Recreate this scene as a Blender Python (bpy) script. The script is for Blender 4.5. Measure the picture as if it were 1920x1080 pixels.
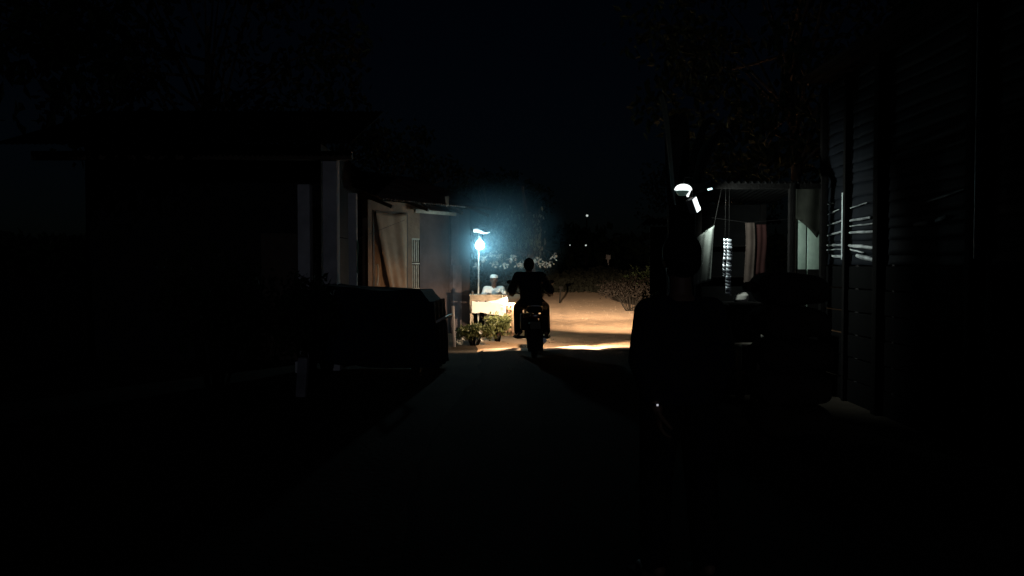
import bpy, bmesh, math, random
from mathutils import Vector, Matrix, noise
R = math.radians
sc = bpy.context.scene
for o in list(bpy.data.objects): bpy.data.objects.remove(o)

# ---------------------------------------------------------------- camera, sky, fill sun, exposure
cam_d = bpy.data.cameras.new("camera"); cam = bpy.data.objects.new("camera", cam_d)
sc.collection.objects.link(cam); sc.camera = cam
cam.location = (0, 0, 1.5); cam_d.sensor_width = 36; cam_d.lens = 28.125
cam.rotation_euler = (R(90 - 1.64), 0, 0); cam_d.clip_end = 2000; cam_d.clip_start = 0.05
w = bpy.data.worlds.new("World"); sc.world = w; w.use_nodes = True
nt = w.node_tree; bg = nt.nodes["Background"]
sky = nt.nodes.new("ShaderNodeTexSky"); sky.sky_type = 'NISHITA'; sky.sun_disc = False
sky.sun_elevation = R(8.2); sky.sun_rotation = R(174)
vm = nt.nodes.new("ShaderNodeVectorMath"); vm.operation = 'MULTIPLY'; vm.inputs[1].default_value = (0.6, 0.95, 1.7)
nt.links.new(sky.outputs[0], vm.inputs[0]); nt.links.new(vm.outputs[0], bg.inputs[0]); bg.inputs[1].default_value = 0.00024
sd = bpy.data.lights.new("fill_sun", 'SUN'); sd.energy = 0.036; sd.angle = R(0.5); sd.color = (0.80, 0.86, 1.0)  # weak sun added from behind the camera to lift pillars and walls
so = bpy.data.objects.new("fill_sun", sd); sc.collection.objects.link(so)
so.rotation_euler = Vector((-0.10, 0.98, -0.14)).to_track_quat('-Z', 'Y').to_euler()
sc.view_settings.view_transform = 'Standard'; sc.view_settings.look = 'None'
sc.view_settings.exposure = 0; sc.view_settings.gamma = 1
sc.cycles.use_denoising = True; sc.cycles.max_bounces = 6; sc.cycles.volume_bounces = 0
sc.cycles.sample_clamp_indirect = 3.0; sc.cycles.volume_step_rate = 2.0
sc.cycles.use_adaptive_sampling = False
random.seed(7)
C = sc.collection.objects

# ---------------------------------------------------------------- materials
_m = {}
def mat(name, col, rough=0.75, metal=0.0, col2=None, scale=6.0, bump=0.0, bscale=None, emit=None, estr=0.0, trans=0.0, detail=4):
    if name in _m: return _m[name]
    m = bpy.data.materials.new(name); m.use_nodes = True; n = m.node_tree.nodes; l = m.node_tree.links
    b = n["Principled BSDF"]; b.inputs["Roughness"].default_value = rough; b.inputs["Metallic"].default_value = metal
    if max(col) < 0.06: b.inputs['Specular IOR Level'].default_value = 0.12
    if col2 is None: col2 = tuple(c * 0.62 for c in col)
    tc = n.new("ShaderNodeTexCoord"); tx = n.new("ShaderNodeTexNoise")
    tx.inputs["Scale"].default_value = scale; tx.inputs["Detail"].default_value = detail; tx.inputs["Roughness"].default_value = 0.62
    l.new(tc.outputs["Object"], tx.inputs["Vector"])
    rp = n.new("ShaderNodeValToRGB"); rp.color_ramp.elements[0].position = 0.34; rp.color_ramp.elements[1].position = 0.66
    rp.color_ramp.elements[0].color = (*col2, 1); rp.color_ramp.elements[1].color = (*col, 1)
    l.new(tx.outputs["Fac"], rp.inputs[0]); l.new(rp.outputs[0], b.inputs["Base Color"])
    if bump:
        t2 = n.new("ShaderNodeTexNoise"); t2.inputs["Scale"].default_value = bscale or scale * 5; t2.inputs["Detail"].default_value = 5
        l.new(tc.outputs["Object"], t2.inputs["Vector"])
        bp = n.new("ShaderNodeBump"); bp.inputs["Strength"].default_value = bump; bp.inputs["Distance"].default_value = 0.02
        l.new(t2.outputs["Fac"], bp.inputs["Height"]); l.new(bp.outputs[0], b.inputs["Normal"])
    if emit: b.inputs["Emission Color"].default_value = (*emit, 1); b.inputs["Emission Strength"].default_value = estr
    if trans:
        out = n["Material Output"]; tr = n.new("ShaderNodeBsdfTranslucent"); mx = n.new("ShaderNodeMixShader"); mx.inputs[0].default_value = trans
        l.new(rp.outputs[0], tr.inputs[0]); l.new(b.outputs[0], mx.inputs[1]); l.new(tr.outputs[0], mx.inputs[2]); l.new(mx.outputs[0], out.inputs["Surface"])
    _m[name] = m; return m

SAND = mat("sand", (0.42, 0.285, 0.18), 0.95, col2=(0.29, 0.19, 0.115), scale=1.6, bump=0.55, bscale=26)
DIRT = mat("dirt", (0.055, 0.043, 0.032), 0.97, col2=(0.025, 0.021, 0.016), scale=1.1, bump=0.7, bscale=18)
LITEDGE = mat("painted_lit_edge", (0.60, 0.46, 0.35), 0.9, col2=(0.42, 0.31, 0.235), scale=3, bump=0.4, bscale=30)
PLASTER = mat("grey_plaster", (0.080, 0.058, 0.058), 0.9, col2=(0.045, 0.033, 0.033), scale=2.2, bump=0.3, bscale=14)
PILL = mat("whitewashed_plaster", (0.52, 0.51, 0.55), 0.88, col2=(0.38, 0.37, 0.40), scale=3.5, bump=0.25)
BROWNWALL = mat("brown_mud_plaster", (0.22, 0.135, 0.09), 0.95, col2=(0.13, 0.08, 0.055), scale=2.4, bump=0.5, bscale=12)
BROWNCLOTH = mat("brown_cloth", (0.42, 0.28, 0.19), 0.9, col2=(0.31, 0.20, 0.135), scale=5, trans=0.2)
DKCLOTH = mat("dark_red_cloth", (0.024, 0.008, 0.007), 0.9, col2=(0.015, 0.005, 0.004), scale=5)
DARKWOOD = mat("dark_wood", (0.075, 0.05, 0.035), 0.8, scale=9, bump=0.4)
PALEWOOD = mat("pale_wood", (0.42, 0.36, 0.29), 0.75, scale=9, bump=0.3)
TIN = mat("galvanised_tin", (0.16, 0.17, 0.18), 0.42, 0.35, col2=(0.07, 0.075, 0.08), scale=2.3, bump=0.15, bscale=9)
BLACKWOOD = mat("black_wood", (0.007, 0.006, 0.0055), 0.95, scale=9, bump=0.4)  # wood in one near-black tone
DARKTIN = mat("dark_tin", (0.008, 0.0075, 0.007), 0.9, 0.0, col2=(0.004, 0.004, 0.004), scale=2.8)  # roof tin in a near-black tone
RUST = mat("rusty_tin", (0.16, 0.12, 0.10), 0.55, 0.3, col2=(0.07, 0.05, 0.045), scale=2.8, bump=0.3)
DARK = mat("dark_shed_wall", (0.05, 0.045, 0.045), 0.9, scale=2)
GREENP = mat("pale_green_paint", (0.48, 0.60, 0.50), 0.6, col2=(0.34, 0.44, 0.36), scale=5, bump=0.2)
WHITECLOTH = mat("white_cloth", (0.82, 0.80, 0.80), 0.9, col2=(0.76, 0.73, 0.73), scale=4, bump=0.1)
CREAMCLOTH = mat("greyed_cloth", (0.50, 0.47, 0.42), 0.9, col2=(0.38, 0.36, 0.32), scale=5)
SHIRT = mat("white_shirt", (0.82, 0.83, 0.82), 0.9, col2=(0.72, 0.73, 0.74), scale=14, bump=0.2)
BLACK = mat("black_paint", (0.012, 0.012, 0.014), 0.45, col2=(0.008, 0.008, 0.01))
RUBBER = mat("rubber", (0.016, 0.016, 0.016), 0.85)
CHROME = mat("chrome", (0.32, 0.32, 0.33), 0.3, 1.0, col2=(0.25, 0.25, 0.26))
STEEL = mat("painted_steel", (0.62, 0.66, 0.66), 0.5, 0.1, col2=(0.5, 0.53, 0.53))
SEATM = mat("black_vinyl", (0.02, 0.018, 0.018), 0.6)
REDGLASS = mat("dark_red_lens", (0.10, 0.006, 0.005), 0.25)
SKIN = mat("brown_skin", (0.17, 0.095, 0.062), 0.6, col2=(0.13, 0.07, 0.046), scale=12)
HAIR = mat("black_hair", (0.012, 0.010, 0.010), 0.7, scale=30, bump=0.5)
DARKSHIRT = mat("dark_shirt", (0.018, 0.02, 0.03), 0.95, scale=8)
DARKTROUSER = mat("dark_trousers", (0.014, 0.013, 0.016), 0.95, scale=8)
LEAF = mat("green_leaf", (0.022, 0.034, 0.014), 0.7, col2=(0.011, 0.018, 0.008), scale=3, trans=0.15)
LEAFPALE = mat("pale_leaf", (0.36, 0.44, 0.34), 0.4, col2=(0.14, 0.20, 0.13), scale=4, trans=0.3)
LEAFBUSH = mat("bush_leaf", (0.20, 0.23, 0.09), 0.5, col2=(0.08, 0.10, 0.035), scale=5, trans=0.2)
BANANA = mat("banana_leaf", (0.035, 0.042, 0.038), 0.7, col2=(0.02, 0.025, 0.02), scale=3, trans=0.3)
BARK = mat("bark", (0.08, 0.06, 0.045), 0.95, scale=6, bump=0.8)
PETAL_LITLEAF = mat("petal_and_lit_leaf", (0.72, 0.74, 0.70), 0.8, col2=(0.6, 0.62, 0.6))
TARP = mat("blue_tarpaulin", (0.008, 0.014, 0.024), 0.9, col2=(0.004, 0.008, 0.014), scale=3, bump=0.3)
SACK = mat("dark_sacking", (0.035, 0.028, 0.022), 0.95, scale=10, bump=0.5, bscale=90)
FOIL = mat("foil_sachet", (0.55, 0.57, 0.60), 0.32, 0.55, col2=(0.30, 0.32, 0.35), scale=14)
ORANGE = mat("peach_plastic", (0.55, 0.33, 0.22), 0.55, col2=(0.42, 0.25, 0.17))
POT = mat("pot_metal", (0.09, 0.085, 0.08), 0.45, 0.4)
COOL = mat("lit_bulb", (1, 1, 1), 0.4, emit=(0.66, 1.0, 1.0), estr=9)
COOLTUBE = mat("lit_tube", (1, 1, 1), 0.4, emit=(0.70, 0.97, 1.0), estr=1.6)
FLOOD = mat("lit_flood_lens", (1, 1, 1), 0.3, emit=(0.92, 1.0, 0.99), estr=1.5)
GLOBE = mat("frosted_globe", (0.30, 0.42, 0.38), 0.4, emit=(0.35, 0.60, 0.52), estr=0.05)
DOT = mat("far_lamp", (1, 1, 1), 0.4, emit=(0.9, 1.0, 0.95), estr=0.55)
WARMLENS = mat("headlight_glass", (1, 1, 1), 0.2, emit=(1.0, 0.72, 0.42), estr=3)

# ---------------------------------------------------------------- mesh helpers
class MB:
    def __init__(s): s.bm = bmesh.new()
    def box(s, c, size, rot=None, bev=0.0):
        M = Matrix.Translation(c) @ (rot.to_4x4() if rot else Matrix.Identity(4)) @ Matrix.Diagonal((*size, 1))
        r = bmesh.ops.create_cube(s.bm, size=1, matrix=M)
        if bev:
            es = list({e for v in r['verts'] for e in v.link_edges})
            bmesh.ops.bevel(s.bm, geom=es, offset=bev, segments=2, affect='EDGES', profile=0.6)
        return s
    def cyl(s, a, b, r1, r2=None, n=14, caps=True):
        a, b = Vector(a), Vector(b); r2 = r1 if r2 is None else r2; d = b - a
        M = Matrix.Translation((a + b) / 2) @ d.to_track_quat('Z', 'Y').to_matrix().to_4x4()
        bmesh.ops.create_cone(s.bm, cap_ends=caps, segments=n, radius1=r1, radius2=r2, depth=max(d.length, 1e-4), matrix=M); return s
    def sph(s, c, r, n=12, rot=None):
        sx = (r, r, r) if isinstance(r, (int, float)) else r
        M = Matrix.Translation(c) @ (rot.to_4x4() if rot else Matrix.Identity(4)) @ Matrix.Diagonal((*sx, 1))
        bmesh.ops.create_uvsphere(s.bm, u_segments=n + 4, v_segments=n, radius=1, matrix=M); return s
    def tube(s, pts, rad, n=10):
        rad = rad if isinstance(rad, (list, tuple)) else [rad] * len(pts)
        for i in range(len(pts) - 1):
            s.cyl(pts[i], pts[i + 1], rad[i], rad[i + 1], n)
            if i: s.sph(pts[i], rad[i], 8)
        return s
    def chain(s, pts, rad, n=14):
        for i in range(len(pts) - 1): s.cyl(pts[i], pts[i + 1], rad[i], rad[i + 1], n)
        for p, r in zip(pts, rad): s.sph(p, r, 10)
        return s
    def torus(s, c, Rr, r, axis='X', n=36, k=10):
        vs = []
        for i in range(n):
            a = 2 * math.pi * i / n; row = []
            for j in range(k):
                b = 2 * math.pi * j / k; rr = Rr + r * math.cos(b); h = r * math.sin(b)
                p = (h, rr * math.cos(a), rr * math.sin(a)) if axis == 'X' else (rr * math.cos(a), rr * math.sin(a), h)
                row.append(s.bm.verts.new(Vector(c) + Vector(p)))
            vs.append(row)
        for i in range(n):
            for j in range(k): s.bm.faces.new((vs[i][j], vs[(i + 1) % n][j], vs[(i + 1) % n][(j + 1) % k], vs[i][(j + 1) % k]))
        return s
    def grid(s, f, nu, nv):
        g = [[s.bm.verts.new(f(i / nu, j / nv)) for j in range(nv + 1)] for i in range(nu + 1)]
        for i in range(nu):
            for j in range(nv): s.bm.faces.new((g[i][j], g[i + 1][j], g[i + 1][j + 1], g[i][j + 1]))
        return s
    def poly(s, pts):
        s.bm.faces.new([s.bm.verts.new(p) for p in pts]); return s
    def loft(s, rings, n=18, cap=True):
        vs = []
        for c, rx, ry, rot in rings:
            c = Vector(c); row = []
            for i in range(n):
                a = 2 * math.pi * i / n; p = Vector((rx * math.cos(a), ry * math.sin(a), 0))
                if rot: p = rot @ p
                row.append(s.bm.verts.new(c + p))
            vs.append(row)
        for k in range(len(vs) - 1):
            for i in range(n): s.bm.faces.new((vs[k][i], vs[k][(i + 1) % n], vs[k + 1][(i + 1) % n], vs[k + 1][i]))
        if cap: s.bm.faces.new(vs[0][::-1]); s.bm.faces.new(vs[-1])
        return s
    def build(s, name, m, parent=None, smooth=True, solid=0.0, remesh=0.0):
        bmesh.ops.recalc_face_normals(s.bm, faces=s.bm.faces)
        me = bpy.data.meshes.new(name); s.bm.to_mesh(me); s.bm.free()
        o = bpy.data.objects.new(name, me); C.link(o); me.materials.append(m)
        if smooth:
            me.shade_smooth()
            try: me.set_sharp_from_angle(angle=R(40))
            except Exception: pass
        if solid:
            q = o.modifiers.new("thickness", 'SOLIDIFY'); q.thickness = solid
        if remesh:
            q = o.modifiers.new("one_surface", 'REMESH'); q.mode = 'VOXEL'; q.voxel_size = remesh; q.use_smooth_shade = True
            q = o.modifiers.new("soften", 'SMOOTH'); q.factor = 0.5; q.iterations = 4
        if parent: o.parent = parent
        return o
def tag(o, label=None, cat=None, group=None, kind=None):
    if label: o['label'] = label
    if cat: o['category'] = cat
    if group: o['group'] = group
    if kind: o['kind'] = kind
    return o
def thing(name, label, cat, loc=(0, 0, 0), rz=0.0, group=None):
    o = bpy.data.objects.new(name, None); C.link(o); o.empty_display_size = 0.2
    o.location = loc; o.rotation_euler = (0, 0, rz); return tag(o, label, cat, group)
def copy_tree(o, parent=None):
    c = o.copy(); C.link(c); c.parent = parent
    for ch in [x for x in sc.collection.objects if x.parent == o]: copy_tree(ch, c)
    return c
def lamp(name, typ, loc, energy, col, parent=None, direction=None, size=0.02, cone=None, blend=0.3, scale=None):
    d = bpy.data.lights.new(name, typ); d.energy = energy; d.color = col
    d.shadow_soft_size = size
    if typ == 'SPOT': d.spot_size = R(cone); d.spot_blend = blend
    o = bpy.data.objects.new(name, d); C.link(o); o.location = loc
    if direction is not None: o.rotation_euler = Vector(direction).to_track_quat('-Z', 'Y').to_euler()
    if scale: o.scale = scale
    if parent: o.parent = parent
    return o

# ---------------------------------------------------------------- ground
def gh(x, y):
    h = 0.035 * (noise.noise(Vector((x * 0.33, y * 0.22, 1.7)))) + 0.012 * noise.noise(Vector((x * 1.5, y * 1.1, 4.0)))
    # shallow wheel ruts wandering along the lane
    for x0, a in ((0.25, 0.3), (1.75, 0.25)):
        c = x0 + a * math.sin(y * 0.17 + x0)
        h -= 0.022 * math.exp(-((x - c) / 0.16) ** 2)
    # a low swell crossing the lane at a slant
    d = (y - 16.4 - 0.45 * (x - 1.5))
    h += 0.045 * math.exp(-(d / 1.0) ** 2) * (1 if x > -3 else 0)
    return h * (1.0 if y < 60 else 0.3)
def axis(lo, hi, pts):
    return [lo + (hi - lo) * i / pts for i in range(pts + 1)]
xs = [-260, -150, -80, -40, -24, -14, -9] + axis(-6, 6, 90) + [9, 14, 24, 40, 80, 150, 260]
ys = [-60, -30, -12, -4] + axis(0, 11, 36)[0:-1] + axis(11, 26, 150)[0:-1] + axis(26, 60, 68) + [80, 120, 200, 400]
b = MB(); g = [[b.bm.verts.new((x, y, gh(x, y) if abs(x) < 9 else 0)) for y in ys] for x in xs]
for i in range(len(xs) - 1):
    for j in range(len(ys) - 1): b.bm.faces.new((g[i][j], g[i + 1][j], g[i + 1][j + 1], g[i][j + 1]))
tag(b.build("ground", DIRT), kind='structure')
def road_edges(y):
    l = -0.62 + 0.12 * math.sin(y * 0.7) + 0.1 * noise.noise(Vector((0, y * 1.3, 9)))
    if y > 18: l += (y - 18) * 0.012
    r = 4.6 + 0.2 * math.sin(y * 0.5) + 0.15 * noise.noise(Vector((5, y * 1.1, 3)))
    if y < 12: r = 2.15 + (r - 2.15) * max(0, (y - 10) / 2)
    return l, r
b = MB(); ry = axis(-6, 11, 40)[0:-1] + axis(11, 26, 150)[0:-1] + axis(26, 90, 130); g = []
for y in ry:
    l, r = road_edges(y)
    g.append([b.bm.verts.new((l + (r - l) * i / 50, y, gh(l + (r - l) * i / 50, y) + 0.012 - (0.02 if i in (0, 50) else 0))) for i in range(51)])
for i in range(len(g) - 1):
    for j in range(50): b.bm.faces.new((g[i][j], g[i][j + 1], g[i + 1][j + 1], g[i + 1][j]))
road = b.build("road", SAND); tag(road, kind='structure')
SHADEROAD = mat("road_in_shade", (0.012, 0.0115, 0.012), 0.95, col2=(0.006, 0.006, 0.0065), scale=1.2, bump=0.8, bscale=60)  # near-black colour painting the unlit road behind the headlight
road.data.materials.append(SHADEROAD)
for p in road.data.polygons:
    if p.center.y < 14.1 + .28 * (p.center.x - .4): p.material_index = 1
# pale strip painting the bright near edge of the headlight pool
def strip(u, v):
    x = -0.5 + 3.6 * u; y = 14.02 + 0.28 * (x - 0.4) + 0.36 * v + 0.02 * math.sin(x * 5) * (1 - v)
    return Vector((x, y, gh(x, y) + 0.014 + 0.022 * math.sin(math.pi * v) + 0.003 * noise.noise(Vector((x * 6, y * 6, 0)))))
STRIP = MB().grid(strip, 80, 8).build("lit_edge_strip", LITEDGE); tag(STRIP, kind='structure')
# small stones scattered on the lane and verges
b = MB()
for i in range(420):
    y = random.uniform(10, 34); x = random.uniform(-1.6, 4.2); r = random.uniform(0.004, 0.013)
    b.sph((x, y, gh(x, y) + 0.012 + r * 0.3), (r, r * random.uniform(.7, 1.2), r * 0.7), 4)
tag(b.build("gravel", mat("stone", (0.2, 0.16, 0.12), 0.9)), "small loose stones scattered over the sandy lane", "gravel", kind='stuff')

# ---------------------------------------------------------------- people
def v3(*a): return Vector(a)
def body(parent, J, name="body", fingers=None, head_dir=(0, 1, 0), tilt=0.0, voxel=0.0085):
    """one skin: J holds the joints in the thing's own space"""
    b = MB(); hd = Vector(head_dir).normalized()
    yaw = math.atan2(-hd.x, hd.y); Rz = Matrix.Rotation(yaw, 3, 'Z') @ Matrix.Rotation(tilt, 3, 'X')
    sh = (J['sl'] - J['sr']); tq = Matrix.Rotation(math.atan2(sh.y, sh.x) + (math.pi if sh.x < 0 else 0), 3, 'Z')
    P, Ch, N = J['pelvis'], J['chest'], J['neck']
    sl = lambda t: P.lerp(Ch, t)
    b.loft([(sl(-.22), .10, .08, tq), (sl(-.05), .155, .105, tq), (sl(.25), .14, .10, tq), (sl(.5), .13, .092, tq), (sl(.85), .155, .105, tq),
            (Ch.lerp(N, .25), .165, .10, tq), (Ch.lerp(N, .62), .13, .085, tq), (Ch.lerp(N, .92), .065, .062, tq)])
    H = J['head']                                       # centre of skull
    b.chain([Ch.lerp(N, .8), N, H - Rz @ v3(0, 0.0, .05)], [.062, .054, .052])
    b.sph(H + Rz @ v3(0, -.012, .018), (.075, .092, .095), 14, Rz)
    b.sph(H + Rz @ v3(0, .022, -.045), (.056, .066, .068), 12, Rz)
    b.sph(H + Rz @ v3(0, .062, -.088), (.025, .022, .020), 8, Rz)
    b.chain([H + Rz @ v3(0, .082, .012), H + Rz @ v3(0, .104, -.026)], [.009, .014])           # nose
    b.sph(H + Rz @ v3(0, .088, -.055), (.024, .010, .009), 8, Rz)                              # lips
    for s in (-1, 1):
        b.sph(H + Rz @ v3(s * .030, .074, .014), (.014, .010, .010), 8, Rz)
        b.sph(H + Rz @ v3(s * .077, -.005, -.012), (.009, .018, .030), 8, Rz)
    for s, k in (('l', 'l'), ('r', 'r')):
        b.chain([Ch.lerp(N, .55), J['s' + k]], [.07, .056])
        b.chain([J['s' + k], J['e' + k], J['w' + k]], [.052, .040, .027])
        b.chain([sl(-.1), J['h' + k]], [.09, .085]); b.chain([J['h' + k], J['k' + k], J['a' + k]], [.083, .055, .038])
        f = J['t' + k]; a = J['a' + k]
        b.chain([a, a.lerp(f, .5) - v3(0, 0, .025), f], [.040, .038, .026]); b.chain([a - (f - a).normalized() * .045 - v3(0, 0, .02), a], [.032, .036])
        # hand: palm, four fingers, thumb
        wv, dv, nv = J['w' + k], J['d' + k].normalized(), J['n' + k].normalized()       # d along the hand, n = palm normal
        sv = dv.cross(nv).normalized() * (1 if k == 'l' else -1)
        Mx = Matrix((sv, dv, nv)).transposed()
        b.sph(wv + dv * .045, (.040, .052, .015), 10, Mx)
        curl = J.get('curl', .5)
        for q, (ox, L) in enumerate(((-.030, .058), (-.010, .072), (.010, .076), (.030, .068))):
            p0 = wv + dv * .078 + sv * ox; pts = [p0]; ang = curl * .5 + .08 * q
            for L1 in (L * .45, L * .32, L * .25):
                pts.append(pts[-1] + (dv * math.cos(ang) + nv * math.sin(ang)) * L1); ang += curl * .9
            b.chain(pts, [.0105, .010, .009, .008], 8)
        t0 = wv + dv * .022 + sv * .034
        b.chain([t0, t0 + (sv * .7 + dv * .6 + nv * .4) * .034, t0 + (sv * .6 + dv * 1.2 + nv * .9) * .045], [.014, .011, .009], 8)
    return b.build(name, SKIN, parent, remesh=voxel)
def shirt(parent, J, m, sleeve=0.45, grow=.014, hem=-.2, collar=.80, name="shirt"):
    b = MB(); P, Ch, N = J['pelvis'], J['chest'], J['neck']; sl = lambda t: P.lerp(Ch, t)
    sh = (J['sl'] - J['sr']); tq = Matrix.Rotation(math.atan2(sh.y, sh.x) + (math.pi if sh.x < 0 else 0), 3, 'Z'); g = grow
    b.loft([(sl(hem), .168 + g, .122 + g, tq), (sl(.1), .158 + g, .115 + g, tq), (sl(.5), .15 + g, .108 + g, tq), (sl(.85), .168 + g, .112 + g, tq),
            (Ch.lerp(N, .25), .17 + g, .104 + g, tq), (Ch.lerp(N, .62), .135 + g, .09 + g, tq), (Ch.lerp(N, collar), .075 + g, .066 + g, tq)])
    for k in 'lr':
        b.chain([Ch.lerp(N, .5), J['s' + k]], [.075 + g, .058 + g])
        if sleeve <= 1: b.chain([J['s' + k], J['s' + k].lerp(J['e' + k], sleeve)], [.057 + g, .054 + g])
        else: b.chain([J['s' + k], J['e' + k], J['e' + k].lerp(J['w' + k], sleeve - 1)], [.057 + g, .046 + g, .036 + g])
    return b.build(name, m, parent, remesh=.0095)
def trousers(parent, J, m, grow=.014, name="trousers"):
    b = MB(); P, Ch = J['pelvis'], J['chest']; sl = lambda t: P.lerp(Ch, t); g = grow
    b.loft([(sl(-.28), .09, .08, None), (sl(-.1), .158 + g, .112 + g, None), (sl(.12), .148 + g, .108 + g, None)])
    for k in 'lr':
        b.chain([sl(-.1), J['h' + k]], [.10 + g, .088 + g])
        b.chain([J['h' + k], J['k' + k], J['k' + k].lerp(J['a' + k], .93)], [.086 + g, .060 + g, .050 + g])
    return b.build(name, m, parent, remesh=.0095)
def hair(parent, H, hd, m=HAIR, puff=.0, cap=False, name="hair"):
    hd = Vector(hd).normalized(); Rz = Matrix.Rotation(math.atan2(-hd.x, hd.y), 3, 'Z'); b = MB()
    b.sph(H + Rz @ v3(0, -.022, .034), (.083 + puff, .094 + puff, .092 + puff), 16, Rz)
    if not cap: b.sph(H + Rz @ v3(0, -.052, -.010), (.074 + puff, .062 + puff, .075), 12, Rz)
    o = b.build(name, m, parent, remesh=.008)
    return o
def sandals(parent, J, m=RUBBER):
    for k in 'lr':
        a, t = J['a' + k], J['t' + k]; d = (t - a); d.z = 0; d.normalize(); q = d.to_track_quat('Y', 'Z').to_matrix()
        z = min(a.z, t.z) - .035
        b = MB(); c = (a + t) / 2; b.box(v3(c.x, c.y, z) + d * .0, (.095, .27, .03), q, .012)
        b.chain([v3(t.x, t.y, t.z + .012) - d * .03 + q @ v3(s * .035, 0, -.02) for s in (-1, 0, 1)], [.012, .02, .012])
        b.build("sandal", m, parent)

# ---------------------------------------------------------------- motorcycle and rider (headlight lights the lane ahead)
BX, BY = 0.36, 13.02
bike = thing("motorcycle", "dark motorcycle ridden away down the lane, its headlight on", "motorcycle", (BX, BY, gh(BX, BY) + 0.012), R(2))
def wheel(cy, r=.30, name="wheel"):
    t = MB().torus((0, cy, r), r - .042, .045).build("wheel", RUBBER, bike)
    rb = MB().torus((0, cy, r), r - .085, .016)
    rb.build("rim", CHROME, t)
    h = MB(); h.cyl((-.07, cy, r), (.07, cy, r), .045); h.cyl((-.05, cy, r), (-.04, cy, r), .07)
    for i in range(18):
        a = 2 * math.pi * i / 18; h.cyl((.02 * (-1) ** i, cy, r), (0, cy + (r - .09) * math.cos(a), r + (r - .09) * math.sin(a)), .0022, n=5)
    h.build("hub", CHROME, t); return t
wheel(0.0); wheel(1.27)
fr = MB(); fr.tube([(0, 1.02, .92), (0, .86, .60), (0, .72, .34), (0, .42, .33), (0, .30, .55), (0, .34, .74), (0, .95, .84)], .022)
fr.tube([(0, .34, .74), (0, -.18, .72)], .018)
for s in (-1, 1):
    fr.tube([(s * .10, .40, .36), (s * .10, 0, .30)], .018); fr.tube([(s * .11, .0, .31), (s * .11, .12, .70)], .022); fr.tube([(s * .09, -.18, .72), (s * .08, .4, .62)], .014)
fr.build("frame", BLACK, bike)
fk = MB()
for s in (-1, 1): fk.tube([(s * .085, 1.27, .30), (s * .085, 1.10, .74), (s * .085, 1.03, .96)], [.026, .022, .022])
fk.build("fork", CHROME, bike)
eng = MB(); eng.box((0, .56, .42), (.22, .30, .24), bev=.04)
for i in range(6): eng.box((0, .66 + i * .012, .58 + i * .018), (.17, .16, .008), Matrix.Rotation(R(20), 3, 'X'))
eng.cyl((-.13, .56, .40), (.13, .56, .40), .09); eng.build("engine", BLACK, bike)
MB().loft([((0, .52, .80), .09, .035, None), ((0, .56, .86), .12, .10, None), ((0, .68, .92), .14, .2, None), ((0, .74, .955), .12, .17, None), ((0, .74, .975), .06, .09, None)]).build("fuel_tank", BLACK, bike, remesh=.012)
MB().box((0, .12, .80), (.25, .66, .09), bev=.035).box((0, -.12, .84), (.22, .22, .06), bev=.025).build("seat", SEATM, bike)
rk = MB()
for s in (-1, 1): rk.tube([(s * .10, .02, .84), (s * .11, -.26, .86), (s * .06, -.36, .87)], .010)
rk.tube([(-.06, -.36, .87), (.06, -.36, .87)], .010); rk.tube([(-.11, -.2, .86), (.11, -.2, .86)], .008); rk.build("luggage_rack", CHROME, bike)
def fender(cy, a0, a1, wd, name):
    MB().grid(lambda u, v: Vector(((v - .5) * wd, cy + (.335 + .02 * math.cos((v - .5) * 3)) * math.cos(R(a0 + (a1 - a0) * u)), .30 + (.335 + .02 * math.cos((v - .5) * 3)) * math.sin(R(a0 + (a1 - a0) * u)))), 20, 6).build("mudguard", BLACK, bike, solid=.004)
fender(0, 70, 195, .15, "r"); fender(1.27, 40, 150, .12, "f")
tl = MB().box((0, -.30, .70), (.14, .06, .075), bev=.015).build("tail_light", REDGLASS, bike)
for s in (-1, 1): MB().box((s * .17, -.02, .60), (.11, .36, .26), bev=.03).build("saddlebag", SEATM, bike)
MB().box((0, -.375, .30), (.24, .008, .30), Matrix.Rotation(R(-6), 3, 'X'), .003).build("mudflap", RUBBER, bike)
MB().box((0, -.345, .56), (.17, .006, .12), bev=.002).build("number_plate", mat("dull_plate", (.12, .11, .08), .7), bike)
for s in (-1, 1):
    MB().cyl((s * .05, -.26, .70), (s * .15, -.27, .70), .008).sph((s * .165, -.275, .70), (.028, .035, .024)).build("indicator", mat("amber_lens", (.2, .08, .01), .3), bike)
    MB().cyl((s * .1, .5, .30), (s * .27, .5, .30), .016).cyl((s * .19, .5, .30), (s * .29, .5, .30), .022).build("footpeg", RUBBER, bike)
    mr = MB().tube([(s * .24, .97, 1.03), (s * .28, .98, 1.16), (s * .33, .96, 1.21)], .006).build("mirror_stalk", BLACK, bike)
    MB().sph((s * .36, .95, 1.22), (.058, .016, .038)).build("mirror", BLACK, mr)
MB().tube([(.12, .66, .34), (.14, .50, .22), (.145, .10, .24), (.15, -.22, .31)], [.02, .024, .036, .042]).build("exhaust", CHROME, bike)
hb = MB().tube([(-.36, .86, 1.01), (-.24, .97, 1.03), (-.08, 1.02, .98), (.08, 1.02, .98), (.24, .97, 1.03), (.36, .86, 1.01)], .012).build("handlebar", BLACK, bike)
for s in (-1, 1): MB().cyl((s * .27, .945, 1.028), (s * .375, .85, 1.008), .018).build("grip", RUBBER, hb)
HL = v3(0, 1.14, .90)
hs = MB(); hs.loft([(HL + v3(0, -.13, 0), .045, .045, Matrix.Rotation(R(90), 3, 'X')), (HL + v3(0, -.09, 0), .08, .08, Matrix.Rotation(R(90), 3, 'X')), (HL + v3(0, -.005, 0), .092, .092, Matrix.Rotation(R(90), 3, 'X'))])
head = hs.build("headlight", BLACK, bike)
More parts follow.
